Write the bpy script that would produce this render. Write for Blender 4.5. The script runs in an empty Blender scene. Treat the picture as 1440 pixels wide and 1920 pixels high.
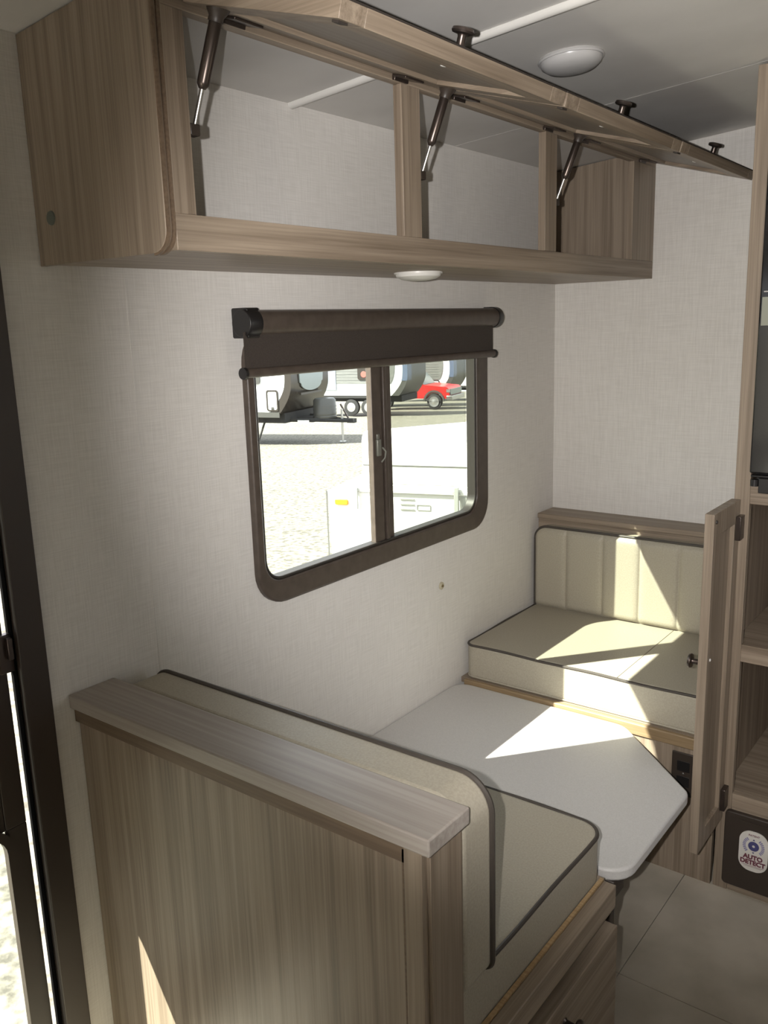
import bpy, bmesh, math, random
from mathutils import Vector, Matrix
random.seed(4)
S = bpy.context.scene
COL = S.collection
pi = math.pi

# ------------------------------------------------------------------ camera
YAW, PITCH, ROLL, FPX = 0.6613655, 0.2131766, -0.0308680, 1620.71
fw = Vector((-math.sin(YAW)*math.cos(PITCH), math.cos(YAW)*math.cos(PITCH), -math.sin(PITCH)))
rt = Vector((math.cos(YAW), math.sin(YAW), 0)); up = rt.cross(fw)
r2 = rt*math.cos(ROLL) + up*math.sin(ROLL); u2 = up*math.cos(ROLL) - rt*math.sin(ROLL)
cam = bpy.data.cameras.new('camera'); camo = bpy.data.objects.new('camera', cam); COL.objects.link(camo)
M = Matrix((r2, u2, -fw)).transposed().to_4x4(); M.translation = Vector((1.40748, -0.182678, 1.516069))
camo.matrix_world = M
cam.sensor_fit = 'HORIZONTAL'; cam.sensor_width = 36; cam.lens = 36*FPX/1440
cam.clip_start = 0.02; cam.clip_end = 400
S.camera = camo

# ------------------------------------------------------------------ sky, sun, exposure
w = bpy.data.worlds.new('sky'); S.world = w; w.use_nodes = True
bg = w.node_tree.nodes['Background']; bg.inputs[0].default_value = (0.92, 0.94, 1.0, 1); bg.inputs[1].default_value = 2.0
sd = bpy.data.lights.new('sun', 'SUN'); sd.energy = 20; sd.angle = 0.0093; sd.color = (1.0, 0.95, 0.84)
so = bpy.data.objects.new('sun', sd); COL.objects.link(so)
SUN = Vector((1.0, 1.24, -1.70)).normalized()
so.rotation_euler = SUN.to_track_quat('-Z', 'Y').to_euler(); so.location = (-6, -7, 10)
# the camera's own flash, beside the lens (left of it), as in the photograph
fd = bpy.data.lights.new('camera_flash', 'SPOT'); fd.energy = 95; fd.color = (1.0, 0.96, 0.93); fd.shadow_soft_size = 0.006
fd.spot_size = math.radians(76); fd.spot_blend = 0.6
fo = bpy.data.objects.new('camera_flash', fd); COL.objects.link(fo)
fo.location = M.translation - r2*0.058 + u2*0.012
fo.rotation_euler = (fw + r2*.368 + u2*.160).to_track_quat('-Z', 'Y').to_euler()
vs = S.view_settings
vs.view_transform = 'Standard'; vs.look = 'None'; vs.exposure = 0.65; vs.gamma = 1.0; vs.use_curve_mapping = False
S.cycles.max_bounces = 10; S.cycles.diffuse_bounces = 7; S.cycles.transparent_max_bounces = 12
S.cycles.use_denoising = True; S.cycles.caustics_reflective = False; S.cycles.caustics_refractive = False
S.cycles.sample_clamp_indirect = 6

# ------------------------------------------------------------------ materials
def mat(name, col, rough=0.5, metal=0.0, spec=0.5):
    m = bpy.data.materials.new(name); m.use_nodes = True
    b = m.node_tree.nodes['Principled BSDF']
    b.inputs['Base Color'].default_value = (*col, 1); b.inputs['Roughness'].default_value = rough
    b.inputs['Metallic'].default_value = metal; b.inputs['Specular IOR Level'].default_value = spec
    return m, m.node_tree, b
def noise_col(name, c1, c2, scale=(30, 30, 30), rough=0.5, detail=4, lo=.35, hi=.65, bump=0.0, spec=0.4, bscale=1.0):
    m, nt, b = mat(name, c1, rough, 0, spec); N = nt.nodes; L = nt.links
    tc = N.new('ShaderNodeTexCoord'); mp = N.new('ShaderNodeMapping'); mp.inputs['Scale'].default_value = scale
    ns = N.new('ShaderNodeTexNoise'); ns.inputs['Scale'].default_value = 1; ns.inputs['Detail'].default_value = detail
    cr = N.new('ShaderNodeValToRGB'); cr.color_ramp.elements[0].position = lo; cr.color_ramp.elements[1].position = hi
    cr.color_ramp.elements[0].color = (*c1, 1); cr.color_ramp.elements[1].color = (*c2, 1)
    L.new(tc.outputs['Object'], mp.inputs[0]); L.new(mp.outputs[0], ns.inputs['Vector'])
    L.new(ns.outputs['Fac'], cr.inputs[0]); L.new(cr.outputs[0], b.inputs['Base Color'])
    if bump:
        bp = N.new('ShaderNodeBump'); bp.inputs['Strength'].default_value = bump; bp.inputs['Distance'].default_value = 0.002*bscale
        L.new(ns.outputs['Fac'], bp.inputs['Height']); L.new(bp.outputs[0], b.inputs['Normal'])
    return m
def wood(name, axis, c1=(.170, .130, .094), c2=(.305, .246, .186), rough=.42):
    # streaky laminate grain running along one axis
    m, nt, b = mat(name, c1, rough, 0, .4); N = nt.nodes; L = nt.links
    tc = N.new('ShaderNodeTexCoord')
    sc = [55, 55, 55]; sc[axis] = 1.3
    sc2 = [260, 260, 260]; sc2[axis] = 4
    outs = []
    for s in (sc, sc2):
        mp = N.new('ShaderNodeMapping'); mp.inputs['Scale'].default_value = s
        ns = N.new('ShaderNodeTexNoise'); ns.inputs['Scale'].default_value = 1; ns.inputs['Detail'].default_value = 3
        ns.inputs['Distortion'].default_value = .35
        L.new(tc.outputs['Object'], mp.inputs[0]); L.new(mp.outputs[0], ns.inputs['Vector']); outs.append(ns.outputs['Fac'])
    mx = N.new('ShaderNodeMix'); mx.inputs[0].default_value = .38
    L.new(outs[0], mx.inputs[2]); L.new(outs[1], mx.inputs[3])
    cr = N.new('ShaderNodeValToRGB'); e = cr.color_ramp.elements
    e[0].position = .36; e[1].position = .62; e[0].color = (*c1, 1); e[1].color = (*c2, 1)
    L.new(mx.outputs[0], cr.inputs[0]); L.new(cr.outputs[0], b.inputs['Base Color'])
    return m
def linen(name, c1, c2):
    # woven wall paper: fine crossed threads
    m, nt, b = mat(name, c1, .7, 0, .25); N = nt.nodes; L = nt.links
    tc = N.new('ShaderNodeTexCoord'); outs = []
    for s in ((330, 330, 14), (14, 14, 420)):
        mp = N.new('ShaderNodeMapping'); mp.inputs['Scale'].default_value = s
        ns = N.new('ShaderNodeTexNoise'); ns.inputs['Scale'].default_value = 1; ns.inputs['Detail'].default_value = 2
        L.new(tc.outputs['Object'], mp.inputs[0]); L.new(mp.outputs[0], ns.inputs['Vector']); outs.append(ns.outputs['Fac'])
    mx = N.new('ShaderNodeMix'); mx.inputs[0].default_value = .5
    L.new(outs[0], mx.inputs[2]); L.new(outs[1], mx.inputs[3])
    cr = N.new('ShaderNodeValToRGB'); e = cr.color_ramp.elements
    e[0].position = .38; e[1].position = .62; e[0].color = (*c1, 1); e[1].color = (*c2, 1)
    L.new(mx.outputs[0], cr.inputs[0]); L.new(cr.outputs[0], b.inputs['Base Color'])
    return m
def glass(name, tint=(.9, .93, .92), refl=.05):
    m = bpy.data.materials.new(name); m.use_nodes = True; nt = m.node_tree; N = nt.nodes; L = nt.links
    N.remove(N['Principled BSDF'])
    t = N.new('ShaderNodeBsdfTransparent'); t.inputs[0].default_value = (*tint, 1)
    g = N.new('ShaderNodeBsdfGlossy'); g.inputs['Roughness'].default_value = 0.02
    mx = N.new('ShaderNodeMixShader'); mx.inputs[0].default_value = refl
    L.new(t.outputs[0], mx.inputs[1]); L.new(g.outputs[0], mx.inputs[2]); L.new(mx.outputs[0], N['Material Output'].inputs[0])
    return m

WX, WY, WZ = wood('wood_along_x', 0), wood('wood_along_y', 1), wood('wood_along_z', 2)
EDGE = noise_col('plywood_edge', (.36, .24, .12), (.46, .33, .18), (8, 200, 200))
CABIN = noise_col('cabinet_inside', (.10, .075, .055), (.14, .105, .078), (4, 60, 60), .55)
GREYWOOD = wood('panel_inside', 1, (.17, .145, .12), (.235, .205, .172))
EDGE2 = noise_col('bench_edging', (.22, .155, .085), (.28, .20, .115), (8, 200, 200))
TRIM = noise_col('moulding_and_shade', (.13, .09, .06), (.17, .12, .08), (8, 200, 200))
EDGE_SHADE = mat('dark_edge_and_shade', (.03, .024, .02), .6)[0]  # dark edges and bumpers, and the painted shadow strips behind the stiles
LINEN = linen('linen_wallpaper', (.61, .59, .56), (.69, .67, .64))
CEIL = noise_col('ceiling_board', (.60, .585, .56), (.65, .635, .61), (6, 6, 6), .6, bump=.05)
DOME = mat('frosted_dome', (.46, .455, .45), .3)[0]
WHITEPL = mat('white_plastic', (.62, .61, .58), .35)[0]
LEATHER = noise_col('taupe_leatherette', (.33, .302, .240), (.38, .348, .28), (260, 260, 260), .48, bump=.12)
PIPING = mat('dark_piping', (.05, .042, .035), .5)[0]
STITCH = mat('seam_thread', (.24, .215, .17), .7)[0]
TABLE = noise_col('table_laminate', (.53, .52, .505), (.58, .57, .555), (300, 300, 300), .32, spec=.4)
BRONZE = noise_col('bronze_frame', (.062, .048, .039), (.08, .063, .051), (40, 40, 40), .38)
FABRIC = noise_col('shade_fabric', (.035, .027, .022), (.05, .04, .033), (500, 500, 500), .8)
RUBBER = mat('dark_sash', (.022, .018, .015), .5)[0]
BLACK = mat('black_plastic', (.012, .011, .011), .35)[0]
BLACKGL = mat('black_gloss', (.008, .008, .009), .12)[0]
CHROME = mat('polished_steel', (.50, .49, .47), .33, 1)[0]
GUN = mat('dark_metal', (.10, .08, .07), .32, .85)[0]
BRASS = mat('antique_brass', (.25, .2, .12), .35, .8)[0]
BROWNPL = mat('brown_plastic', (.035, .026, .020), .45)[0]
GLASS = glass('window_glass'); SCREEN = glass('fine_mesh_screen', (.74, .75, .72), .0)
TILE = noise_col('vinyl_tile', (.42, .38, .31), (.54, .49, .41), (7, 7, 7), .5, detail=6, spec=.35)
GROUT = mat('grout', (.10, .09, .078), .8)[0]
BUTTON = noise_col('beige_cap', (.40, .36, .26), (.46, .42, .31), (90, 90, 90), .4)

# ------------------------------------------------------------------ mesh helpers
class MB:
    def __init__(s): s.bm = bmesh.new()
    def box(s, x0, x1, y0, y1, z0, z1):
        v = [s.bm.verts.new(p) for p in ((x0,y0,z0),(x1,y0,z0),(x1,y1,z0),(x0,y1,z0),(x0,y0,z1),(x1,y0,z1),(x1,y1,z1),(x0,y1,z1))]
        for f in ((3,2,1,0),(4,5,6,7),(0,1,5,4),(1,2,6,5),(2,3,7,6),(3,0,4,7)): s.bm.faces.new([v[i] for i in f])
        return s
    def prism(s, poly, axis, a0, a1):
        # poly in the two remaining axes (cyclic order), extruded along axis
        def P(p, a):
            return {0: (a, p[0], p[1]), 1: (p[0], a, p[1]), 2: (p[0], p[1], a)}[axis]
        n = len(poly)
        A = [s.bm.verts.new(P(p, a0)) for p in poly]; B = [s.bm.verts.new(P(p, a1)) for p in poly]
        s.bm.faces.new(A[::-1]); s.bm.faces.new(B)
        for i in range(n): s.bm.faces.new((A[i], A[(i+1) % n], B[(i+1) % n], B[i]))
        return s
    def ring(s, outer, inner, axis, a0, a1):
        def P(p, a):
            return {0: (a, p[0], p[1]), 1: (p[0], a, p[1]), 2: (p[0], p[1], a)}[axis]
        n = len(outer); V = [[s.bm.verts.new(P(p, a)) for p in lp] for lp in (outer, inner) for a in (a0, a1)]
        O0, O1, I0, I1 = V
        for i in range(n):
            j = (i+1) % n
            for q in ((O0[i],O0[j],O1[j],O1[i]), (I0[j],I0[i],I1[i],I1[j]), (O0[j],O0[i],I0[i],I0[j]), (O1[i],O1[j],I1[j],I1[i])):
                s.bm.faces.new(q)
        return s
    def lathe(s, prof, origin, d, seg=28):
        # prof: (radius, height along d)
        o = Vector(origin); d = Vector(d).normalized()
        a = d.orthogonal().normalized(); b = d.cross(a)
        rows = []
        for r, hh in prof:
            if r < 1e-6: rows.append([s.bm.verts.new(o+d*hh)])
            else: rows.append([s.bm.verts.new(o+d*hh+(a*math.cos(2*pi*k/seg)+b*math.sin(2*pi*k/seg))*r) for k in range(seg)])
        for R1, R2 in zip(rows, rows[1:]):
            for k in range(seg):
                j = (k+1) % seg
                if len(R1) == 1 and len(R2) == 1: continue
                if len(R1) == 1: s.bm.faces.new((R1[0], R2[j], R2[k]))
                elif len(R2) == 1: s.bm.faces.new((R1[k], R1[j], R2[0]))
                else: s.bm.faces.new((R1[k], R1[j], R2[j], R2[k]))
        for R, rev in ((rows[0], True), (rows[-1], False)):
            if len(R) > 1: s.bm.faces.new(R[::-1] if rev else R)
        return s
    def tube(s, pts, r, seg=8, closed=False):
        pts = [Vector(p) for p in pts]; n = len(pts); rows = []
        nrm = None
        for i, p in enumerate(pts):
            t = (pts[(i+1) % n]-pts[i-1]) if closed else (pts[min(i+1, n-1)]-pts[max(i-1, 0)])
            t.normalize()
            if nrm is None: nrm = t.orthogonal().normalized()
            nrm = (nrm-t*nrm.dot(t)).normalized(); b = t.cross(nrm)
            rows.append([s.bm.verts.new(p+(nrm*math.cos(2*pi*k/seg)+b*math.sin(2*pi*k/seg))*r) for k in range(seg)])
        rng = range(n) if closed else range(n-1)
        for i in rng:
            A, B = rows[i], rows[(i+1) % n]
            for k in range(seg): s.bm.faces.new((A[k], A[(k+1) % seg], B[(k+1) % seg], B[k]))
        if not closed: s.bm.faces.new(rows[0][::-1]); s.bm.faces.new(rows[-1])
        return s
    def grid(s, fn, nu, nv):
        V = [[s.bm.verts.new(fn(i/nu, j/nv)) for j in range(nv+1)] for i in range(nu+1)]
        for i in range(nu):
            for j in range(nv): s.bm.faces.new((V[i][j], V[i+1][j], V[i+1][j+1], V[i][j+1]))
        return s
    def map(s, fn):
        for v in s.bm.verts: v.co = Vector(fn(v.co))
        return s

def rrect(a0, a1, b0, b1, r, n=6):
    # rounded rectangle, r = one radius or four (a0b0, a1b0, a1b1, a0b1)
    rs = r if isinstance(r, (tuple, list)) else (r,)*4
    out = []
    for (ca, cb, sa, sb, st), q in zip(((a0,b0,1,1,pi), (a1,b0,-1,1,1.5*pi), (a1,b1,-1,-1,0), (a0,b1,1,-1,.5*pi)), rs):
        if q <= 0: out += [(ca, cb)]*(n+1) if False else [(ca, cb)]
        else:
            for k in range(n+1):
                t = st+k/n*pi/2; out.append((ca+sa*q+q*math.cos(t), cb+sb*q+q*math.sin(t)))
    return out

def empty(name, loc, label=None, cat=None, group=None, kind=None):
    o = bpy.data.objects.new(name, None); COL.objects.link(o); o.location = loc; o.empty_display_size = .05
    if label: o['label'] = label
    if cat: o['category'] = cat
    if group: o['group'] = group
    if kind: o['kind'] = kind
    return o
def world_loc(o):
    v = Vector((0, 0, 0))
    while o: v += o.location; o = o.parent
    return v
def obj(name, mb, m, parent=None, bevel=0.0, seg=2, smooth=40, label=None, cat=None, group=None, kind=None, base=None):
    bm = mb.bm
    bmesh.ops.recalc_face_normals(bm, faces=bm.faces)
    off = world_loc(parent) if parent else (Vector(base) if base else Vector((0, 0, 0)))
    for v in bm.verts: v.co -= off
    me = bpy.data.meshes.new(name); bm.to_mesh(me); bm.free()
    me.materials.append(m)
    for p in me.polygons: p.use_smooth = True
    me.set_sharp_from_angle(angle=math.radians(smooth))
    o = bpy.data.objects.new(name, me); COL.objects.link(o)
    if parent: o.parent = parent
    elif base: o.location = base
    if bevel:
        b = o.modifiers.new('bevel', 'BEVEL'); b.width = bevel; b.segments = seg; b.limit_method = 'ANGLE'; b.angle_limit = math.radians(50)
    if label: o['label'] = label
    if cat: o['category'] = cat
    if group: o['group'] = group
    if kind: o['kind'] = kind
    return o
def copy_part(o, parent, delta=(0, 0, 0), subs=True):
    c = o.copy(); COL.objects.link(c); c.parent = parent; c.location = o.location+Vector(delta)
    if subs:
        for ch in list(o.children): d = ch.copy(); COL.objects.link(d); d.parent = c
    return c
def wall(mb, axis, a0, a1, u0, u1, v0, v1, holes):
    us = sorted({u0, u1, *[h[0] for h in holes], *[h[1] for h in holes]}); vv = sorted({v0, v1, *[h[2] for h in holes], *[h[3] for h in holes]})
    for i in range(len(us)-1):
        for j in range(len(vv)-1):
            cu, cv = (us[i]+us[i+1])/2, (vv[j]+vv[j+1])/2
            if any(h[0] < cu < h[1] and h[2] < cv < h[3] for h in holes): continue
            if axis == 0: mb.box(a0, a1, us[i], us[i+1], vv[j], vv[j+1])
            else: mb.box(us[i], us[i+1], a0, a1, vv[j], vv[j+1])
    return mb

# ------------------------------------------------------------------ shell
D = 2.629; XR = 2.20; YN = -2.7
def cz(x): return 2.0+.08*min(x, 1.175) if x < 1.175 else 2.094-.08*(x-1.175)
# window wall with the dinette window, the entry door and an added sun opening behind the camera
win = (1.160, 2.120, .908, 1.50); door = (-.20, .600, .02, 1.90)
obj('wall_left', wall(MB(), 0, -.020, 0, YN, D, 0, 2.03, [win, door, (-2.6, -1.2, .70, 1.75)]), LINEN, kind='structure')
obj('wall_back', MB().box(-.045, XR+.04, D, D+.045, 0, 2.14), LINEN, kind='structure')
obj('wall_right', wall(MB(), 0, XR, XR+.045, YN, D, 0, 2.03, [(1.40, 1.93, .90, 1.75)]), LINEN, kind='structure')  # opening added to fill the room with daylight
obj('wall_front', wall(MB(), 1, YN-.045, YN, -.045, XR+.045, 0, 2.14, []), LINEN, kind='structure')
cb = MB()
cb.prism([(-.05, 2.0-.004), (1.175, 2.094), (XR+.05, 2.0-.004), (XR+.05, 2.2), (-.05, 2.2)], 1, YN-.05, D+.05)
obj('ceiling', cb, CEIL, kind='structure')
# ceiling seam strips
obj('trim_1', MB().tube([(0.0, 1.336, 2.0), (1.175, 1.336, 2.092)], .011, 12), WHITEPL, kind='structure')
obj('trim_2', MB().box(0, 1.2, 2.000, 2.010, 0, .0003).map(lambda c: (c.x, c.y, cz(c.x)-c.z)), CEIL, kind='structure')
obj('trim_3', MB().box(0, .0008, .854, .857, 0, 2.0), LINEN, kind='structure')
fl = obj('floor', MB().box(-.045, XR+.045, YN-.045, D+.045, -.06, -.004), GROUT, kind='structure')
T = .46
tiles = MB().box(.001, T-.0015, .001, T-.0015, -.004, 0)
t0 = None
for i in range(-2, 4):
    for j in range(-9, 3):
        x, y = .735+(i)*T, 1.53+j*T
        xa, xb, ya, yb = max(x, 0.0), min(x+T, XR), max(y, YN), min(y+T, D)
        if xb-xa < .02 or yb-ya < .02: continue
        obj('floor_tile', MB().box(xa+.001, xb-.001, ya+.001, yb-.001, -.004, 0), TILE, fl)

# ------------------------------------------------------------------ window with its frame, sashes and latch
wr = empty('window_1', (0, 1.638, .88), kind='structure')
out = rrect(1.137, 2.150, .882, 1.525, .085, 8); inn = rrect(1.160, 2.085, .938, 1.490, .055, 8)
obj('frame', MB().ring(out, inn, 0, -.012, .016), BRONZE, wr, .006, 3)
inn2 = rrect(1.168, 2.077, .946, 1.482, .047, 8)
obj('sash_frame', MB().ring(rrect(1.1605, 2.0845, .9385, 1.4895, .0545, 8), inn2, 0, -.020, .012), RUBBER, wr, .003)
ms = MB().box(-.010, .008, 1.578, 1.618, .944, 1.482).box(-.014, .002, 1.618, 1.668, .944, 1.482).box(.002, .010, 1.626, 1.640, .944, 1.482)
ms = obj('meeting_stile', ms, BRONZE, wr, .002)
obj('glass_pane', MB().box(-.004, -.002, 1.164, 1.5775, .942, 1.486), GLASS, wr)
obj('glass_pane', MB().box(-.010, -.008, 1.6685, 2.081, .942, 1.486), GLASS, wr)
obj('insect_screen', MB().box(-.024, -.023, 1.64, 2.081, .942, 1.486), SCREEN, wr)
la = MB().box(.006, .014, 1.590, 1.606, 1.178, 1.222).box(.006, .011, 1.592, 1.603, 1.222, 1.236)
la.tube([(.012, 1.611, 1.200), (.020, 1.616, 1.188), (.020, 1.612, 1.172), (.012, 1.606, 1.160)], .0022)
obj('sash_latch', la, mat('latch_grey', (.20, .20, .17), .35, .3)[0], wr, .0015, label='small metal latch on the centre bar')

# roller shade over the window
sh = empty('roller_shade', (.03, 1.645, 1.50), 'dark brown roller shade pulled a little way down over the dinette window', 'window shade')
cas = rrect(.002, .058, 1.500, 1.556, (.006, .026, .026, .004), 6)
obj('cassette', MB().prism(cas, 1, 1.150, 2.148), BRONZE, sh, .001)
e1 = MB().prism(rrect(.002, .050, 1.497, 1.560, .004, 3), 1, 1.116, 1.150).lathe([(.0, 1.112), (.028, 1.112), (.031, 1.118), (.031, 1.148), (.0, 1.148)], (.034, 0, 1.528), (0, 1, 0))
obj('end_cap', e1, BLACK, sh, .001)
e2 = MB().lathe([(.0, 2.148), (.031, 2.148), (.031, 2.170), (.026, 2.176), (.0, 2.176)], (.030, 0, 1.528), (0, 1, 0)).box(.002, .03, 2.148, 2.172, 1.497, 1.559)
obj('end_cap', e2, BLACK, sh)
obj('shade_cloth', MB().box(.044, .0455, 1.106, 2.128, 1.424, 1.51), FABRIC, sh)
hb = obj('hem_bar', MB().tube([(.045, 1.101, 1.424), (.045, 2.132, 1.421)], .0105, 12), BRONZE, sh)
obj('bar_end', MB().lathe([(0, 0), (.0125, .001), (.013, .008), (0, .009)], (.045, 1.096, 1.424), (0, 1, 0), 16), BLACK, hb)
obj('bar_end', MB().lathe([(0, 0), (.0125, .001), (.013, .008), (0, .009)], (.045, 2.130, 1.421), (0, 1, 0), 16), BLACK, hb)

# small round cap on the wall below the window
wc = empty('wall_cap', (0, 1.895, .741), 'small round beige screw cap on the wall below the window', 'wall cap')
obj('flange', MB().lathe([(0, 0), (.0115, 0), (.0115, .003), (.009, .005), (0, .005)], (0, 1.895, .741), (1, 0, 0)), BUTTON, wc)
obj('screw', MB().lathe([(0, .005), (.0045, .005), (.004, .0075), (.002, .0078), (0, .006)], (0, 1.895, .741), (1, 0, 0), 12), BRASS, wc)

# ------------------------------------------------------------------ entry door on the left
dr = empty('door_1', (0, .2, 0), kind='structure')
jm = MB().box(-.020, .014, .553, .604, .0, 1.905).box(-.045, .014, -.205, .604, 1.86, 1.905).box(-.045, .014, -.205, -.165, 0, 1.905).box(-.045, .01, -.205, .604, 0, .02)
obj('door_frame', jm, BROWNPL, dr, .002)
dl = wall(MB(), 0, -.021, -.014, -.165, .541, .025, 1.86, [(.0, .50, .14, .64)])  # low opening added in the leaf to let a sun patch in
dl = obj('door_leaf', dl, BROWNPL, dr, .002)
obj('sun_patch_frame', MB().ring(rrect(-.012, .512, .128, .652, .05), rrect(.003, .497, .143, .637, .04), 0, -.024, -.010), BROWNPL, dl)  # rim of the added low opening for the sun patch
obj('glass_pane', MB().box(-.018, -.017, .0, .50, .14, .64), GLASS, dl)
obj('weather_seal', MB().box(-.0199, .0, .5505, .5528, .02, 1.86), mat('seal_black', (.006, .006, .006), .95, 0, .0)[0], dr)
lt = MB().box(-.020, -.004, .524, .552, .935, 1.005).box(-.006, .006, .538, .548, .96, 1.0)
obj('door_latch', lt, GUN, dr, .002, label='metal latch across the gap of light')

# ------------------------------------------------------------------ overhead cabinet
CX = .343; Y0 = .684; Y1 = 2.612; ZB = 1.635
oc = empty('overhead_cabinet', (0, 1.65, ZB), 'long wooden overhead cabinet over the window with its three doors raised', 'cabinet')
zt = lambda x: cz(x)-.003
obj('side_panel', MB().prism([(0.001, ZB-.003), (CX-.035, ZB-.003)]+[(CX-.035+.033*math.sin(t), ZB+.03-.033*math.cos(t)) for t in [k*pi/12 for k in range(1, 7)]]+[(CX-.002, zt(CX)), (.001, zt(0))], 1, Y0, Y0+.012), WZ, oc, .001)
def edgepoly(o):  return [(CX-.035, ZB-.003-o)]+[(CX-.035+(.033+o)*math.sin(t), ZB+.03-(.033+o)*math.cos(t)) for t in [k*pi/12 for k in range(1, 7)]]+[(CX-.002+o, zt(CX))]
eb = MB(); a, b = edgepoly(0), edgepoly(.0035)
eb.prism(b+a[::-1], 1, Y0+.001, Y0+.0065)
obj('edge_trim', eb, TRIM, oc)
eb = MB(); eb.prism(edgepoly(.0025)+[(CX-.05, zt(CX)), (CX-.05, ZB)], 1, Y0+.0122, Y0+.018)
obj('edge_trim', eb, TRIM, oc)
obj('side_panel', MB().prism([(0.001, ZB), (CX-.02, ZB), (CX-.02, zt(CX-.02)), (.001, zt(0))], 1, Y1-.004, D-.002), WZ, oc)
obj('bottom_panel', MB().box(.001, CX-.021, Y0+.018, Y1-.004, ZB, ZB+.014), WY, oc)
# face frame
xf0, xf1 = CX-.020, CX
obj('bottom_rail', MB().box(xf0, xf1, Y0+.0182, D-.002, ZB, 1.688), WY, oc, .001)
obj('top_rail', MB().box(xf0, xf1, Y0+.0182, D-.002, 1.972, 2.024), WY, oc, .001)
STI = [(.7022, .744), (1.280, 1.342), (1.884, 1.946), (2.452, D-.002)]
for y0, y1 in STI: obj('stile', MB().box(xf0, xf1, y0, y1, 1.6881, 1.9719), WZ, oc, .001)
# dark strips painting the stiles' cast shadow behind the openings
for (y0, y1) in ((.744, 1.280), (1.342, 1.884), (1.946, 2.452)):
    obj('shadow_band', MB().box(xf0-.010, xf0-.001, y0-.004, y0+.004, 1.66, 1.97).box(xf0-.010, xf0-.001, y0-.004, y1+.01, 1.682, 1.6905), EDGE_SHADE, oc)
obj('screw_cap', MB().lathe([(0, 0), (.012, 0), (.011, .002), (0, .0022)], (.048, Y0, 1.707), (0, -1, 0), 20), mat('cap_grey', (.10, .11, .09), .4)[0], oc, label='round grey cap near the wall')
# raised doors: t runs from the hinge to the free edge, n is the thickness upward
P0 = Vector((.3475, 0, 1.9815)); E = Vector((.645-.352, 0, -.085)).normalized(); NN = Vector((-E.z, 0, E.x))
def dm(c): return P0+E*c.x+Vector((0, c.y, 0))+NN*c.z
DL, DT = .304, .024
KN = [(0, 0), (.010, 0), (.007, .003), (.0065, .018), (.0075, .021), (.0165, .023), (.0178, .026), (.0165, .030), (.011, .0315), (0, .032)]
for k, (y0, y1) in enumerate(((.742, 1.374), (1.381, 1.989), (1.996, 2.606))):
    f = MB()
    f.box(0, .052, y0+.0521, y1-.0521, 0, DT).box(DL-.05, DL, y0+.0521, y1-.0521, 0, DT)
    d = obj('door', f.map(dm), WY, oc, .0008)
    for ys in (y0, y1-.052): obj('door_stile', MB().box(0, DL, ys, ys+.052, 0, DT).map(dm), WX, d, .0008)
    obj('door_panel', MB().box(.0525, DL-.0505, y0+.0525, y1-.0525, .008, .016).map(dm), GREYWOOD, d)
    obj('edge_strip', MB().box(.003, DL, y0, y1, DT, DT+.0025).map(dm), EDGE_SHADE, d, label='dark outer face of the raised door')
    yk = (y0+y1)/2
    kp = dm(Vector((DL-.030, yk, DT+.002)))
    obj('knob', MB().lathe(KN, kp, NN, 24), GUN, d)
    for yy in (y0+.10, y1-.10):
        hg = MB().box(.002, .035, yy-.03, yy+.03, -.004, 0).box(-.008, .004, yy-.022, yy+.022, -.010, -.002)
        obj('hinge', hg.map(dm), GUN, d, .001)
    q = dm(Vector((DL-.09, yk+.05, .008)))
    obj('bumper', MB().lathe([(0, 0), (.006, 0), (.005, .002), (0, .003)], q, -NN, 12), WHITEPL, d)
    obj('bumper', MB().box(DL-.022, DL-.010, y0+.012, y0+.03, -.003, 0).map(dm), EDGE_SHADE, d)
# gas struts
for y0 in (.744, 1.342, 1.946):
    a = Vector((.334, y0+.014, 1.813)); b = Vector((.392, y0+.022, 1.962)); dv = (b-a)
    ln = dv.length; dn = dv.normalized()
    g = obj('gas_strut', MB().lathe([(0, .36*ln), (.005, .36*ln), (.0092, .40*ln), (.0095, .42*ln), (.0095, .93*ln), (.006, .96*ln), (0, .97*ln)], a, dn, 18), GUN, oc)
    obj('strut_rod', MB().lathe([(0, 0), (.0035, 0), (.0035, .38*ln), (0, .38*ln)], a, dn, 12), CHROME, g)
    obj('strut_bracket', MB().lathe([(0, .92*ln), (.0115, .93*ln), (.011, .97*ln), (.016, 1.02*ln), (.018, 1.05*ln), (0, 1.05*ln)], a, dn, 14), BROWNPL, g)
    obj('strut_foot', MB().box(.326, .342, y0+.001, y0+.020, 1.803, 1.820), BROWNPL, g, .002)

# puck light under the cabinet
pk = empty('puck_light', (.18, 1.555, ZB), 'round white puck light under the overhead cabinet', 'light')
obj('base', MB().lathe([(0, 0), (.058, 0), (.058, .004), (0, .004)], (.18, 1.555, ZB), (0, 0, -1), 36), WHITEPL, pk)
obj('lens', MB().lathe([(.054, .004), (.052, .010), (.040, .016), (.022, .019), (0, .020)], (.18, 1.555, ZB), (0, 0, -1), 36), WHITEPL, pk)
# ceiling light
LX, LY = .543, 1.603; nn = Vector((.08, 0, -1)).normalized()
cl = empty('ceiling_light', (LX, LY, cz(LX)), 'round white dome light on the ceiling beyond the raised doors', 'light')
obj('base', MB().lathe([(0, 0), (.066, 0), (.068, .004), (.066, .007), (0, .007)], (LX, LY, cz(LX)), nn, 40), DOME, cl)
obj('dome', MB().lathe([(.063, .007), (.061, .014), (.050, .022), (.030, .027), (0, .029)], (LX, LY, cz(LX)), nn, 40), DOME, cl)

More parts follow.
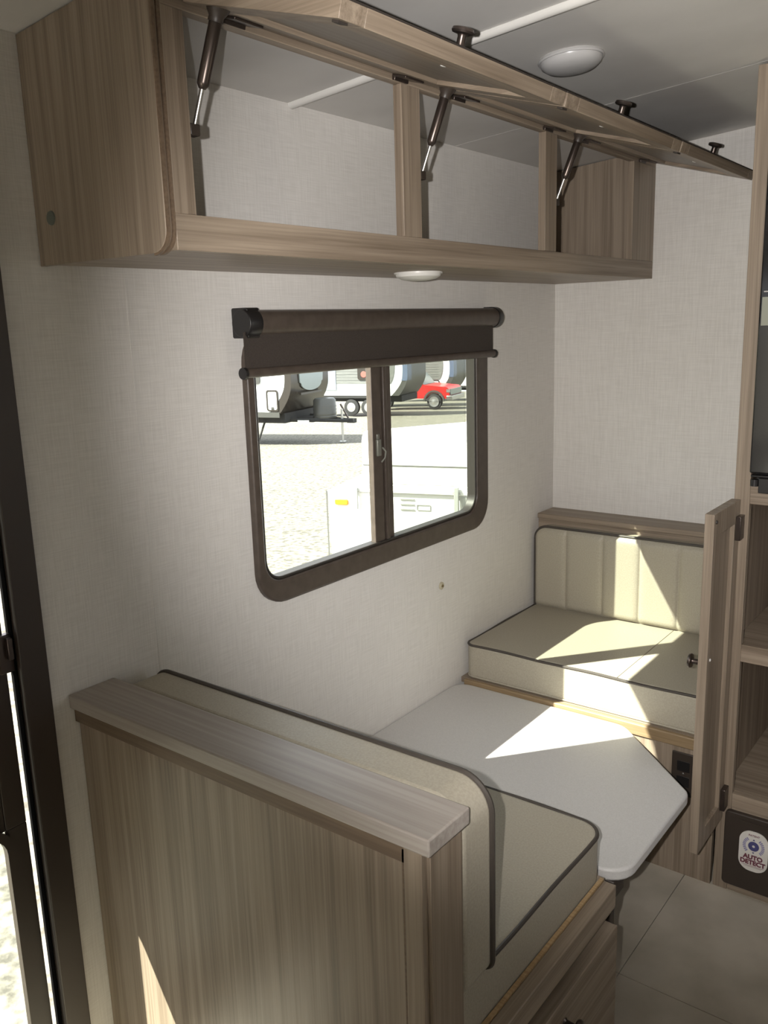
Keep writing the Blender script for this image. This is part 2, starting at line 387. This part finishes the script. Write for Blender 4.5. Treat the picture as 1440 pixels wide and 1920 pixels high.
# ------------------------------------------------------------------ dinette
# near bench
nb = empty('dinette_bench', (.4, 1.0, 0), 'near dinette bench, wooden, its panelled back toward the viewer', 'bench')
obj('back_panel', MB().box(.002, .790, .660, .735, 0, .828), WZ, nb)
obj('back_stile', MB().box(.776, .806, .648, .660, 0, .828), WZ, nb, .001)
obj('trim_and_shade', MB().box(.770, .7758, .652, .660, 0, .820).box(.002, .7758, .652, .660, .800, .828), TRIM, nb, label='narrow moulding around the back panel, darkened as shade under the cap')  # moulding whose dark tone paints the shade below the cap
obj('end_panel', MB().box(.790, .812, .6602, .738, 0, .828), WZ, nb, .001)
obj('cap', MB().box(.001, .822, .643, .744, .829, .856), TABLE if False else noise_col('cap_laminate', (.30, .265, .235), (.38, .345, .31), (3, 120, 120), .4), nb, .003, 3)
obj('seat_board', MB().box(.002, .790, .738, 1.300, .385, .41), WY, nb)
obj('front_panel', MB().box(.772, .797, .738, 1.272, 0, .395), WY, nb)
obj('side_panel', MB().box(.002, .772, 1.262, 1.285, 0, .385), WX, nb)
obj('top_rail', MB().box(.7975, .824, .739, 1.277, .372, .421), WY, nb, .002)
obj('rail_edge', MB().box(.790, .7972, .739, 1.277, .41, .424), EDGE, nb, label='pale yellow raw edge along the seat front')
dd = obj('drawer_front', MB().box(.798, .833, .80, 1.268, .04, .340), WY, nb, .002)
kb = MB().lathe(KN, (.833, 1.035, .288), (1, 0, 0), 22)
obj('knob', kb, GUN, dd)
# far bench
fb = empty('dinette_bench', (.4, 2.3, 0), 'far dinette bench, wooden, against the end wall behind the table', 'bench')
obj('back_board', MB().box(.002, .803, 2.516, D-.002, 0, .8305), WX, fb)
obj('cap', MB().box(.001, .804, 2.508, D-.001, .831, .849), WX, fb, .003)
obj('seat_board', MB().box(.002, .803, 1.999, 2.515, .395, .412), WX, fb)
obj('front_rail', MB().box(.020, .803, 1.984, 1.998, .378, .412), EDGE2, fb, .003, label='rounded yellow wood edging under the seat cushion')
obj('front_panel', MB().box(.002, .803, 1.988, 2.006, 0, .3775), WZ, fb)
op = empty('outlet_plate', (.72, 1.986, .30), 'dark brown outlet cover on the front of the far bench', 'outlet')
obj('cover', MB().box(.688, .754, 1.9815, 1.9875, .240, .365), BROWNPL, op, .002)
obj('socket', MB().box(.703, .737, 1.9795, 1.9814, .268, .298).box(.703, .737, 1.9795, 1.9814, .312, .342), BLACK, op, .0015)
obj('screw', MB().lathe([(0, 0), (.003, 0), (.002, .001), (0, .001)], (.720, 1.9814, .305), (0, -1, 0), 10), CHROME, op)

def seat_cushion(name, x0, x1, y0, y1, z0, z1, rads, label, group=None):
    r = empty(name, ((x0+x1)/2, (y0+y1)/2, z0), label, 'cushion')
    o = obj('cover', MB().prism(rrect(x0, x1, y0, y1, rads, 8), 2, z0, z1), LEATHER, r, .010, 4)
    loop = rrect(x0+.001, x1-.001, y0+.001, y1-.001, rads, 8)
    dense = []
    for i, p in enumerate(loop):
        q = loop[(i+1) % len(loop)]; n = max(1, int(math.hypot(q[0]-p[0], q[1]-p[1])/.03))
        for k in range(n): dense.append((p[0]+(q[0]-p[0])*k/n, p[1]+(q[1]-p[1])*k/n, z1-.003+.0014*math.sin(9*(p[0]+p[1]+k*.07))))
    obj('piping', MB().tube(dense, .0042, 8, True), PIPING, r)
    obj('piping', MB().tube([(p[0], p[1], z0+.004) for p in dense], .003, 6, True), LEATHER, r, label='lower seam in the cushion colour')
    return r
seat_cushion('seat_cushion', .012, .788, .742, 1.305, .4105, .522, (.02, .025, .05, .05), 'taupe seat cushion with dark piping on the near bench')
fc = seat_cushion('seat_cushion', .010, .800, 2.008, 2.506, .4125, .524, (.03, .03, .02, .02), 'taupe seat cushion with dark piping on the far bench, sunlit')
obj('seam', MB().tube([(.514, 2.01, .5242), (.514, 2.50, .5242)], .0012, 6), STITCH, fc)
# far back cushion with vertical channels
bc = empty('back_cushion', (.4, 2.48, .524), 'taupe back cushion with vertical channels leaning against the end wall', 'cushion')
bx0, bx1, bz0, bz1, by, bt = .014, .798, .5245, .814, 2.457, 2.509
CH = [bx0, .135, .268, .397, .525, .655, bx1]
def bfront(u, v):
    x = bx0+(bx1-bx0)*u
    rc = .045; top = bz1
    for e in (bx0, bx1):
        dd_ = abs(x-e)
        if dd_ < rc: top = bz1-rc+math.sqrt(max(0, rc*rc-(rc-dd_)**2))
    z = bz0+(top-bz0)*v
    g = 0
    for a, b in zip(CH, CH[1:]):
        if a <= x <= b: t = (x-a)/(b-a); g = .008*(1-abs(2*t-1)**9)
    ed = min(1, (1-v)*(top-bz0)/.02, v*(top-bz0)/.012, min(x-bx0, bx1-x)/.016)
    ed = math.sqrt(max(0, 1-(1-max(0, ed))**2))
    return (x, by+.015-(.007+g)*ed, z)
m1 = MB().grid(bfront, 312, 24)
bl = [(bx0, bz0), (bx1, bz0)]+rrect(bx0, bx1, bz0, bz1, (0, 0, .045, .045), 8)[2:]
m1.prism(bl, 1, by+.014, bt)
obj('cover', m1, LEATHER, bc, smooth=60)
pl = [(x, by+.012, z) for x, z in bl[1:]]+[(bx0, by+.012, bz0)]
obj('piping', MB().tube(pl, .0045, 8), PIPING, bc)
# near back cushion, seen from behind
n2 = empty('back_cushion', (.4, .79, .523), 'taupe back cushion with dark piping standing behind the near bench cap', 'cushion')
nx0, nx1, nz0, nz1 = .022, .808, .529, .853
npoly = rrect(nx0, nx1, nz0, nz1, (.01, .02, .055, .045), 10)
obj('cover', MB().prism(npoly, 1, .7455, .828), LEATHER, n2, .012, 4)
obj('piping', MB().tube([(x, .826, z-.001 if z > .7 else z) for x, z in npoly], .0055, 8, True), PIPING, n2)
# table lowered between the benches
tb = empty('dinette_table', (.4, 1.65, 0), 'white laminate dinette table lowered between the two benches, half in sunlight', 'table')
tp = [(.003, 1.336), (.75, 1.336)]
def arc(cx, cy, r, a0, a1, n=6): return [(cx+r*math.cos(math.radians(a0+(a1-a0)*k/n)), cy+r*math.sin(math.radians(a0+(a1-a0)*k/n))) for k in range(n+1)]
tp = [(.003, 1.336)]+arc(.755, 1.396, .060, -90, 0)+arc(.778, 1.700, .037, 0, 45)+arc(.545, 1.910, .046, 45, 90, 4)+arc(.045, 1.956-.04, .04, 90, 180)
tp = [(.003, 1.336)]+arc(.757, 1.396, .060, -90, 0)+arc(.777, 1.712, .040, 0, 45)+arc(.525, 1.911, .07, 45, 90, 5)+arc(.053, 1.931, .05, 90, 180)
obj('table_top', MB().prism(tp, 2, .374, .402), TABLE, tb, .006, 3)
obj('table_leg', MB().lathe([(.09, 0), (.09, .008), (.03, .02), (.025, .03), (.025, .36), (.06, .367), (.06, .3735), (0, .3735)], (.45, 1.65, 0), (0, 0, 1), 24), BROWNPL, tb)
obj('support_bracket', MB().box(.70, .792, 1.345, 1.40, .33, .3735).box(.755, .785, 1.345, 1.37, .0, .33), BROWNPL, tb, .003)
obj('wall_rail', MB().box(.001, .014, 1.40, 1.93, .35, .3735), BRONZE, tb)

# ------------------------------------------------------------------ tall cabinet on the right with its open door
XL, YF = .822, 1.990
tc = empty('pantry_cabinet', (1.2, 2.3, 0), 'tall wooden cabinet at the right edge with two open shelves', 'cabinet')
obj('side_panel', MB().box(XL-.012, XL, YF+.021, D-.002, 0, 2.055), WZ, tc)
obj('stile', MB().box(XL-.012, XL+.0245, YF, YF+.02, 0, 2.055), WZ, tc, .001)
obj('rail', MB().box(XL+.0247, 1.50, YF, YF+.02, 1.062, 1.108), WX, tc, .001)
obj('rail', MB().box(XL+.0247, 1.50, YF, YF+.02, .244, .285), WX, tc, .001)
obj('stile', MB().box(1.46, 1.50, YF, YF+.02, .2852, 1.0618), WZ, tc, .001)
obj('shelf', MB().box(XL, 1.50, YF+.004, D-.003, .652, .698), WX, tc, .001)
obj('shelf', MB().box(XL, 1.50, YF+.021, D-.003, .262, .285), WX, tc)
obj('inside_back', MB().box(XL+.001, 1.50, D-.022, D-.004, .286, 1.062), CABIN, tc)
obj('top_shelf', MB().box(XL, 1.50, YF+.021, D-.003, 1.09, 1.105), WX, tc)
obj('side_panel', MB().box(1.50, 1.515, YF, D-.003, 0, 2.05), WZ, tc)
obj('top_rail', MB().box(XL+.0247, 1.50, YF, YF+.02, 1.955, 2.055), WX, tc)
obj('toe_panel', MB().box(XL+.0247, 1.50, YF+.004, YF+.018, .0, .244), WX, tc)
# door leaf folded open
dx0, dx1, dy0, dy1, dz0, dz1 = .804, .826, 1.786, 1.9895, .208, 1.072
df = MB().box(dx0, dx1, dy0, dy0+.055, dz0, dz1).box(dx0, dx1, dy1-.042, dy1, dz0, dz1).box(dx0, dx1, dy0+.055, dy1-.042, dz0, dz0+.05).box(dx0, dx1, dy0+.055, dy1-.042, dz1-.055, dz1)
cd = obj('door', df, WZ, tc, .001)
obj('door_panel', MB().box(dx0+.004, dx0+.012, dy0+.0552, dy1-.0422, dz0+.0502, dz1-.0552), WZ, cd)
obj('knob', MB().lathe(KN, (dx0, 1.816, .700), (-1, 0, 0), 22), GUN, cd)
for z in (1.005, .275): obj('hinge', MB().box(dx1, dx1+.012, dy1-.034, dy1, z-.03, z+.03), GUN, cd, .001)
obj('bumper', MB().lathe([(0, 0), (.005, 0), (.004, .003), (0, .003)], (dx1, dy0+.014, 1.052), (1, 0, 0), 10), EDGE_SHADE, cd)
obj('bumper', MB().lathe([(0, 0), (.004, 0), (.003, .002), (0, .002)], (dx1, dy0+.02, .715), (1, 0, 0), 10), WHITEPL, cd)
# refrigerator above
rf = empty('refrigerator', (1.15, 2.2, 1.108), 'black refrigerator built into the tall cabinet at the right edge', 'refrigerator')
obj('door', MB().box(XL+.025, 1.44, 1.968, YF+.03, 1.142, 1.95), BLACKGL, rf, .004)
obj('body', MB().box(XL+.03, 1.44, YF+.031, D-.03, 1.11, 1.95), BLACK, rf)
obj('hinge', MB().box(.850, .90, 1.970, 1.99, 1.132, 1.138).box(.868, .93, 1.972, 1.989, 1.094, 1.131), BLACK, rf, .002, label='black lower hinge bracket')
obj('hinge_pin', MB().lathe([(0, 0), (.010, 0), (.010, .016), (0, .018)], (.858, 1.979, 1.110), (0, 0, 1), 16), BLACK, rf)
obj('display', MB().box(.8535, .95, 1.9665, 1.9678, 1.488, 1.552), mat('display_grey', (.26, .27, .22), .3)[0], rf, label='pale rectangular panel on the black door')
obj('trim_line', MB().box(.856, .95, 1.9665, 1.9678, 1.563, 1.5655), CHROME, rf)
# power panel with its round sticker
pw = empty('power_panel', (1.0, YF, .03), 'dark brown power panel at floor level with an oval white sticker', 'panel')
obj('cover', MB().prism(rrect(.836, 1.12, .028, .242, .012, 4), 1, 1.974, YF-.0005), BROWNPL, pw, .003)
obj('cover_lip', MB().box(.845, 1.11, 1.9715, 1.9738, .222, .228), BROWNPL, pw)
SX0, SX1, SZ0, SZ1 = .8765, .9485, .0905, .2045
yS = 1.9715
st = obj('sticker', MB().prism(rrect(SX0, SX1, SZ0, SZ1, .030, 10), 1, yS, 1.9738), mat('sticker_white', (.62, .60, .56), .5)[0], pw, label='white rounded sticker reading AUTO DETECT')
NAVY = mat('sticker_blue', (.06, .06, .17), .5)[0]; MAROON = mat('sticker_maroon', (.13, .03, .05), .5)[0]; LAV = mat('sticker_lavender', (.22, .21, .36), .5)[0]
mx_, mz_ = (SX0+SX1)/2, .163
dk = MB().ring([(mx_+.0135*math.cos(a), mz_+.0135*math.sin(a)) for a in [k*pi/16 for k in range(32)]], [(mx_+.0035*math.cos(a), mz_+.0035*math.sin(a)) for a in [k*pi/16 for k in range(32)]], 1, yS-.0004, yS)
dk.prism([(mx_-.003, mz_+.0165), (mx_+.003, mz_+.0165), (mx_, mz_+.021)], 1, yS-.0004, yS).prism([(mx_-.003, mz_-.0165), (mx_+.003, mz_-.0165), (mx_, mz_-.021)], 1, yS-.0004, yS)
obj('dial_print', dk, NAVY, st)
for s_ in (-1, 1):
    ar = MB()
    for k in range(9):
        a = math.radians(-42+k*11.5); c0, c1 = math.radians(3.6), 0
        q = [(mx_+s_*r*math.cos(a+da), mz_+r*math.sin(a+da)) for r, da in ((.0195, -c0), (.027, -c0), (.027, c0), (.0195, c0))]
        ar.prism(q, 1, yS-.0004, yS)
    obj('arc_print', ar, LAV, st)
def text(body, x, z, size, m, parent, name='lettering', y=yS-.0004, bold=.0):
    cu = bpy.data.curves.new(name, 'FONT'); cu.body = body; cu.size = size; cu.align_x = 'CENTER'; cu.extrude = .0002; cu.offset = bold
    t = bpy.data.objects.new(name, cu); COL.objects.link(t)
    dg = bpy.context.evaluated_depsgraph_get(); me = bpy.data.meshes.new_from_object(t.evaluated_get(dg))
    bpy.data.objects.remove(t); me.materials.append(m)
    o = bpy.data.objects.new(name, me); COL.objects.link(o)
    if parent: o.parent = parent
    o.rotation_euler = (pi/2, 0, 0); o.location = Vector((x, y, z))-world_loc(parent)
    return o
text('PATENT', mx_, .1905, .0075, MAROON, st, bold=.0001)
text('AUTO', mx_, .1250, .0170, MAROON, st, bold=.0009)
text('DETECT', mx_, .1100, .0170, MAROON, st, bold=.0009)
obj('fine_print', MB().box(mx_-.028, mx_+.028, yS-.0003, yS, .1055, .1062).box(mx_-.022, mx_+.022, yS-.0003, yS, .1025, .1030), MAROON, st)

# ------------------------------------------------------------------ unseen white block added behind the viewer to bounce sun
bd = empty('bounce_bed', (.8, -1.8, 0), 'unseen white block added behind the viewer to bounce sun into the room', 'bounce_bed')
obj('bounce_base', MB().box(.03, 1.15, -2.65, -.55, 0, .36), WX, bd)
obj('bounce_top', MB().box(.03, 1.16, -2.66, -.54, .36, .58), mat('bounce_white', (.80, .78, .74), .7)[0], bd, .04, 4)
obj('fill_window_2', MB().ring(rrect(-2.62, -1.18, .68, 1.77, .06), rrect(-2.57, -1.23, .73, 1.72, .05), 0, -.03, .015), BRONZE, kind='structure')  # unseen window added to let sun onto the white bounce surface

# ------------------------------------------------------------------ unseen window added across the aisle for fill daylight
obj('fill_window_3', MB().ring(rrect(1.38, 1.95, .88, 1.77, .06), rrect(1.43, 1.90, .93, 1.72, .05), 0, XR-.015, XR+.05), BRONZE, kind='structure')

# ------------------------------------------------------------------ the lot outside
CP = Vector((1.40748, -0.182678, 0)); H = Vector((-.61980634, .7847548, 0)); HR = Vector((.7847548, .61980634, 0))
def gz(d): return -.85-.05*(d-6)
GR = noise_col('gravel', (.075, .070, .056), (.215, .20, .162), (15, 15, 15), .9, detail=9, lo=.38, hi=.6, bump=.6, bscale=12)
gp = MB()
def gfn(u, v):
    d, s = -55+130*u, -60+120*v
    p = CP+H*d+HR*s; return (p.x, p.y, gz(d))
gp.grid(gfn, 12, 12)
obj('ground', gp, GR, kind='structure')

RVW = mat('rv_white', (.72, .73, .73), .35)[0]; RVG = noise_col('rv_grey_siding', (.15, .155, .15), (.19, .195, .185), (2, 2, 40), .4)
RVD = mat('rv_dark_cap', (.035, .030, .026), .25)[0]; RVB = mat('rv_blue_stripe', (.10, .13, .20), .3)[0]; RVC = mat('rv_charcoal', (.065, .065, .06), .35)[0]
TYRE = mat('tyre_rubber', (.02, .02, .02), .8)[0]; RIM = mat('wheel_rim', (.5, .5, .5), .3, .8)[0]
GLD = mat('tinted_glass', (.25, .29, .29), .12)[0]; PALE = mat('rv_shade_blue', (.24, .28, .34), .4)[0]; REDM = mat('red_badge', (.45, .1, .08), .5)[0]
TH = math.radians(24)
AV = HR*math.cos(TH)-H*math.sin(TH); WV = H*math.cos(TH)+HR*math.sin(TH)
def frame(d, s):
    o = CP+H*d+HR*s; z = gz(d)
    def F(c): return o+AV*c.x+WV*c.y+Vector((0, 0, z+c.z))
    return F, (o.x, o.y, z)
def noseprof(zs): return [(-.42*max(0, (1.75-z)/.85)**1.8-.25*max(0, (z-2.2)/.9)**2, z) for z in zs]
def rv(d, s, L, label, upper=RVG, stripe=None, hatch=None, front=True, wheels=(), panel=None, badge=None, W=2.3, upz=1.44):
    F, base = frame(d, s); r = empty('travel_trailer', base, label, 'trailer')
    zs = [.90+k*.11 for k in range(21)]; np_ = noseprof(zs)
    obj('body', MB().prism([(-L, .90)]+[(x-.10, z) for x, z in np_]+[(-L, 3.1)], 1, .012, W-.012).map(F), RVW, r)
    cap = [(x+.02, z) for x, z in np_]; capb = [(x-.34+.16*math.sin((z-.9)*1.3), z) for x, z in np_]
    obj('front_cap', MB().prism(cap+capb[::-1], 1, 0, W).map(F), RVD if front is True else front, r)
    if upper:
        o = MB()
        zz = [z for z in zs if upz <= z <= 2.7]; xs = {z: x for x, z in np_}
        rb = [(xs[z]-.80+.22*math.sin((z-1.2)*1.5), z) for z in zz]
        o.prism([(-L, zz[0])]+rb+[(-L, zz[-1])], 1, -.012, .013)
        for k in range(7): o.box(-L, rb[0][0]-.06, -.02, -.011, zz[0]+.13*k+.0, zz[0]+.13*k+.018)
        obj('siding', o.map(F), upper, r)
    if stripe:
        st_ = [(x+.025, z) for x, z in np_ if z > 1.5]; sb = [(x-.36+.16*math.sin((z-.9)*1.3), z) for x, z in np_ if z > 1.5]
        obj('cap_stripe', MB().prism(st_+sb[::-1], 1, -.01, .5).map(F), stripe, r)
    obj('chassis', MB().box(-L, -.35, .2, W-.2, .62, .90).box(-L, -1.1, .02, W-.02, .78, .90).map(F), TYRE, r)
    for wx in wheels:
        for wy in (.02,):
            wo = obj('wheel', MB().lathe([(0, 0), (.24, 0), (.36, .02), (.37, .1), (.36, .2), (0, .2)], (wx, wy, .37), (0, 1, 0), 24).map(F), TYRE, r)
            obj('rim', MB().lathe([(0, -.02), (.05, -.03), (.12, -.01), (.2, -.015), (.22, .01), (0, .02)], (wx, wy, .37), (0, 1, 0), 18).map(F), RIM, wo)
    if hatch:
        a0, a1, z0, z1 = hatch
        hh = obj('hatch_door', MB().prism(rrect(a0+.03, a1-.03, z0+.03, z1-.03, .04), 1, -.012, .02).map(F), RVW, r)
        obj('hatch_frame', MB().ring(rrect(a0, a1, z0, z1, .07), rrect(a0+.045, a1-.045, z0+.045, z1-.045, .05), 1, -.02, .02).map(F), RVD, hh)
        obj('hatch_latch', MB().box((a0+a1)/2-.04, (a0+a1)/2+.04, -.03, -.012, z0+.05, z0+.12).map(F), RVC, hh)
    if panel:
        obj('shaded_panel', MB().box(panel[0], panel[1], -.03, .0, panel[2], 2.9).map(F), PALE, r)  # pale blue slab paints the shaded end of the side
    if badge:
        bo = obj('vent_cover', MB().prism(rrect(badge[0]-.3, badge[0]+.3, badge[1]-.18, badge[1]+.9, .1), 1, -.05, .0).map(F), RVD, r)
        obj('badge', MB().lathe([(0, 0), (.14, 0), (.13, .012), (0, .012)], F(Vector((badge[0], -.05, badge[1]+.06))), -WV, 20), REDM, bo)
    return r, F
r1, F = rv(24.4, -2.33, 6.5, 'white trailer with glossy dark front cap, nearest the window at left', upper=None, hatch=(-.80, -.42, .98, 1.58), wheels=(-4.2, -3.3))
fw_ = MB().prism([(.40, 2.35), (.46, 1.75)]+[(1.15+.62*math.cos(math.radians(a)), 1.72+.22*math.sin(math.radians(a))) for a in range(180, 361, 15)]+[(1.85, 1.75), (1.92, 2.35)], 0, .03, .06)
obj('front_window', fw_.map(F), GLD, r1)
obj('cap_crease', MB().box(.0, .05, .5, 1.8, 1.40, 1.46).map(F), RVD, r1)
obj('vent_cover', MB().prism(rrect(-1.35, -.98, 1.75, 2.3, .08), 1, -.03, .0).map(F), RVC, r1)
obj('skirt_band', MB().box(-6.5, -.40, -.015, .012, .80, .95).map(F), RVC, r1)
af = MB()
for (y0_, y1_) in ((.45, 1.10), (1.85, 1.20)): af.tube([(-.6, y0_, .70), (1.25, y1_, .62)], .055, 6)
af.box(1.2, 1.42, 1.06, 1.24, .56, .68).box(-.9, .2, .9, 1.4, .58, .72)
obj('tongue_frame', af.map(F), TYRE, r1)
obj('propane_cover', MB().lathe([(0, 0), (.34, 0), (.345, .05), (.33, .07), (.345, .14), (.33, .17), (.345, .24), (.33, .27), (.345, .34), (.33, .37), (.33, .50), (.28, .56), (0, .58)], (.45, 1.15, .70), (0, 0, 1), 28).map(F), RVC, r1)
obj('tongue_jack', MB().tube([(1.0, 1.15, .02), (1.0, 1.15, .95)], .035, 8).lathe([(0, 0), (.10, 0), (.10, .02), (0, .02)], (1.0, 1.15, .0), (0, 0, 1), 14).map(F), RIM, r1)
obj('stabilizer_bar', MB().tube([(.55, 2.0, 1.0), (.95, 1.75, .55)], .03, 6).map(F), GUN, r1)
obj('plate', MB().box(.0, .35, .30, .34, .60, .70).map(F), RVW, r1)
obj('corner_jack', MB().tube([(-1.3, .2, .0), (-1.0, .2, .7)], .03, 6).map(F), TYRE, r1)

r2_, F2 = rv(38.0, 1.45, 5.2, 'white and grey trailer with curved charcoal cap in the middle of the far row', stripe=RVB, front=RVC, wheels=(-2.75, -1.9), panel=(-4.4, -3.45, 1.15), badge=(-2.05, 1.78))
r3, F3 = rv(46.5, 4.25, 6.5, 'far white and grey trailer with blue striped cap behind the red truck', stripe=RVB, front=RVC, hatch=(-1.2, -.8, 1.0, 1.4), wheels=(-4.2,))
r4, F4 = rv(53.0, 7.0, 6.5, 'farthest trailer, mostly hidden at the right edge of the window', stripe=RVB, front=RVC, hatch=None, wheels=(-4.0,))

# red pickup truck, nose to the right
TD, TS = 43.5, 2.95
TF, tbase = frame(TD, TS)
tk = empty('pickup_truck', tbase, 'red pickup truck parked between the far trailers', 'truck')
RED = mat('truck_red', (.42, .022, .02), .25)[0]
whl = [(.46*math.cos(a), .40+.46*math.sin(a)) for a in [pi-k*pi/10 for k in range(11)]]
def arch(cx): return [(cx-.46, .55)]+[(cx+x, z) for x, z in whl if z > .56]+[(cx+.46, .55)]
bodyp = [(-3.4, .55)]+arch(-2.6)+arch(.05)+[(.80, .55), (.86, .75), (.84, 1.02), (.72, 1.12), (-.35, 1.22), (-1.0, 1.24), (-3.4, 1.22)]
obj('body', MB().prism(bodyp, 1, 0, 1.9).map(TF), RED, tk)
obj('cab', MB().prism([(-2.1, 1.22), (-.55, 1.22), (-1.05, 1.80), (-1.95, 1.80)], 1, .08, 1.82).map(TF), RED, tk)
obj('side_glass', MB().prism([(-1.95, 1.26), (-.78, 1.26), (-1.10, 1.72), (-1.88, 1.72)], 1, .06, .085).map(TF), GLD, tk)
obj('windshield', MB().prism([(-.52, 1.24), (-.98, 1.78), (-1.0, 1.76), (-.56, 1.24)], 1, .15, 1.75).map(TF), GLD, tk)
obj('fender_flare', MB().ring([(.05+.56*math.cos(a), .42+.55*math.sin(a)) for a in [k*pi/12 for k in range(13)]], [(.05+.47*math.cos(a), .42+.47*math.sin(a)) for a in [k*pi/12 for k in range(13)]], 1, -.05, .03).map(TF), RVC, tk)
obj('bumper', MB().box(.70, 1.02, -.02, 1.92, .48, .70).map(TF), CHROME, tk, .02)
obj('grille', MB().box(.80, .90, .1, 1.8, .74, 1.02).map(TF), GLD, tk)
obj('headlight', MB().box(.70, .88, -.01, .22, .86, 1.02).map(TF), RIM, tk)
for cx_ in (.05, -2.6):
    wo = obj('wheel', MB().lathe([(0, 0), (.27, 0), (.38, .02), (.40, .1), (.38, .24), (0, .24)], (cx_, -.02, .40), (0, 1, 0), 24).map(TF), TYRE, tk)
    obj('rim', MB().lathe([(0, -.03), (.06, -.03), (.10, -.01), (.2, -.01), (.26, -.02), (.26, .01), (0, .01)], (cx_, -.02, .40), (0, 1, 0), 18).map(TF), RIM, wo)

# white folding camper right outside the window
U = Vector((.94986168, .3126704, 0)); V = Vector((-.3126704, .94986168, 0)); PP = Vector((-3.13, 4.907, 0))
def PF(c): return PP+U*c.x+V*c.y+Vector((0, 0, c.z+(.09*(c.x-.3) if c.z > .5 else 0)))
pcg = gz(6)
pc = empty('folding_camper', (PP.x, PP.y, pcg), 'low white folding camper parked right outside the window', 'camper')
PW = mat('camper_white', (.80, .80, .78), .3)[0]; SEAM = mat('camper_seam', (.12, .12, .11), .5)[0]; ALU = mat('camper_alu', (.45, .46, .44), .4, .3)[0]
obj('body', MB().prism([(0, .235), (.03, -.45), (3.6, -.45), (3.6, .235)], 1, 0, 2.0).map(PF), PW, pc, .01)
obj('body_flange', MB().box(.25, 3.6, -.02, 2.0, .236, .262).map(PF), PW, pc, .004)
obj('front_edge', MB().box(-.004, .006, -.006, .0, -.4, .235).map(PF), SEAM, pc)
rp = [(0, .30), (0, .64), (.02, .68), (.07, .705), (.6, .66), (1.4, .57), (2.0, .51), (2.0, .30)]
obj('roof', MB().prism(rp, 0, .31, 3.6).map(PF), PW, pc, .02, 3, smooth=60)
obj('roof_skirt', MB().box(.30, 3.6, -.012, 2.01, .262, .30).map(PF), PW, pc, .004)
obj('roof_seam', MB().box(.32, 3.6, -.004, .001, .446, .454).map(PF), SEAM, pc)
obj('marker_light', MB().prism(rrect(.075, .185, .125, .170, .012), 1, -.02, 0).map(PF), mat('amber_lens', (.85, .30, .02), .3)[0], pc, .004, label='amber marker light')
for a in (.262, 1.08):
    obj('roof_clamp', MB().box(a-.018, a+.018, -.045, -.021, .10, .30).box(a-.03, a+.03, -.035, -.021, .245, .27).map(PF), ALU, pc, .004)
obj('clamp_shield', MB().prism([(1.105, .22), (1.2, .22), (1.2, .04), (1.14, .02)], 1, -.012, 0).map(PF), ALU, pc)
for k in range(3): obj('vent_slot', MB().box(.62, .735, -.008, 0, .185-.04*k, .193-.04*k).map(PF), ALU, pc)
obj('badge_outline', MB().ring(rrect(.755, .865, .105, .15, .005, 2), rrect(.759, .861, .109, .146, .004, 2), 1, -.006, 0).map(PF), ALU, pc)
obj('wheel', MB().lathe([(0, 0), (.2, 0), (.26, .02), (.27, .08), (.26, .16), (0, .16)], PF(Vector((2.0, .05, 0)))+Vector((0, 0, pcg+.27)), V, 20), TYRE, pc)
obj('chassis', MB().box(.1, 3.6, .15, 1.85, -.55, -.45).map(PF), TYRE, pc)
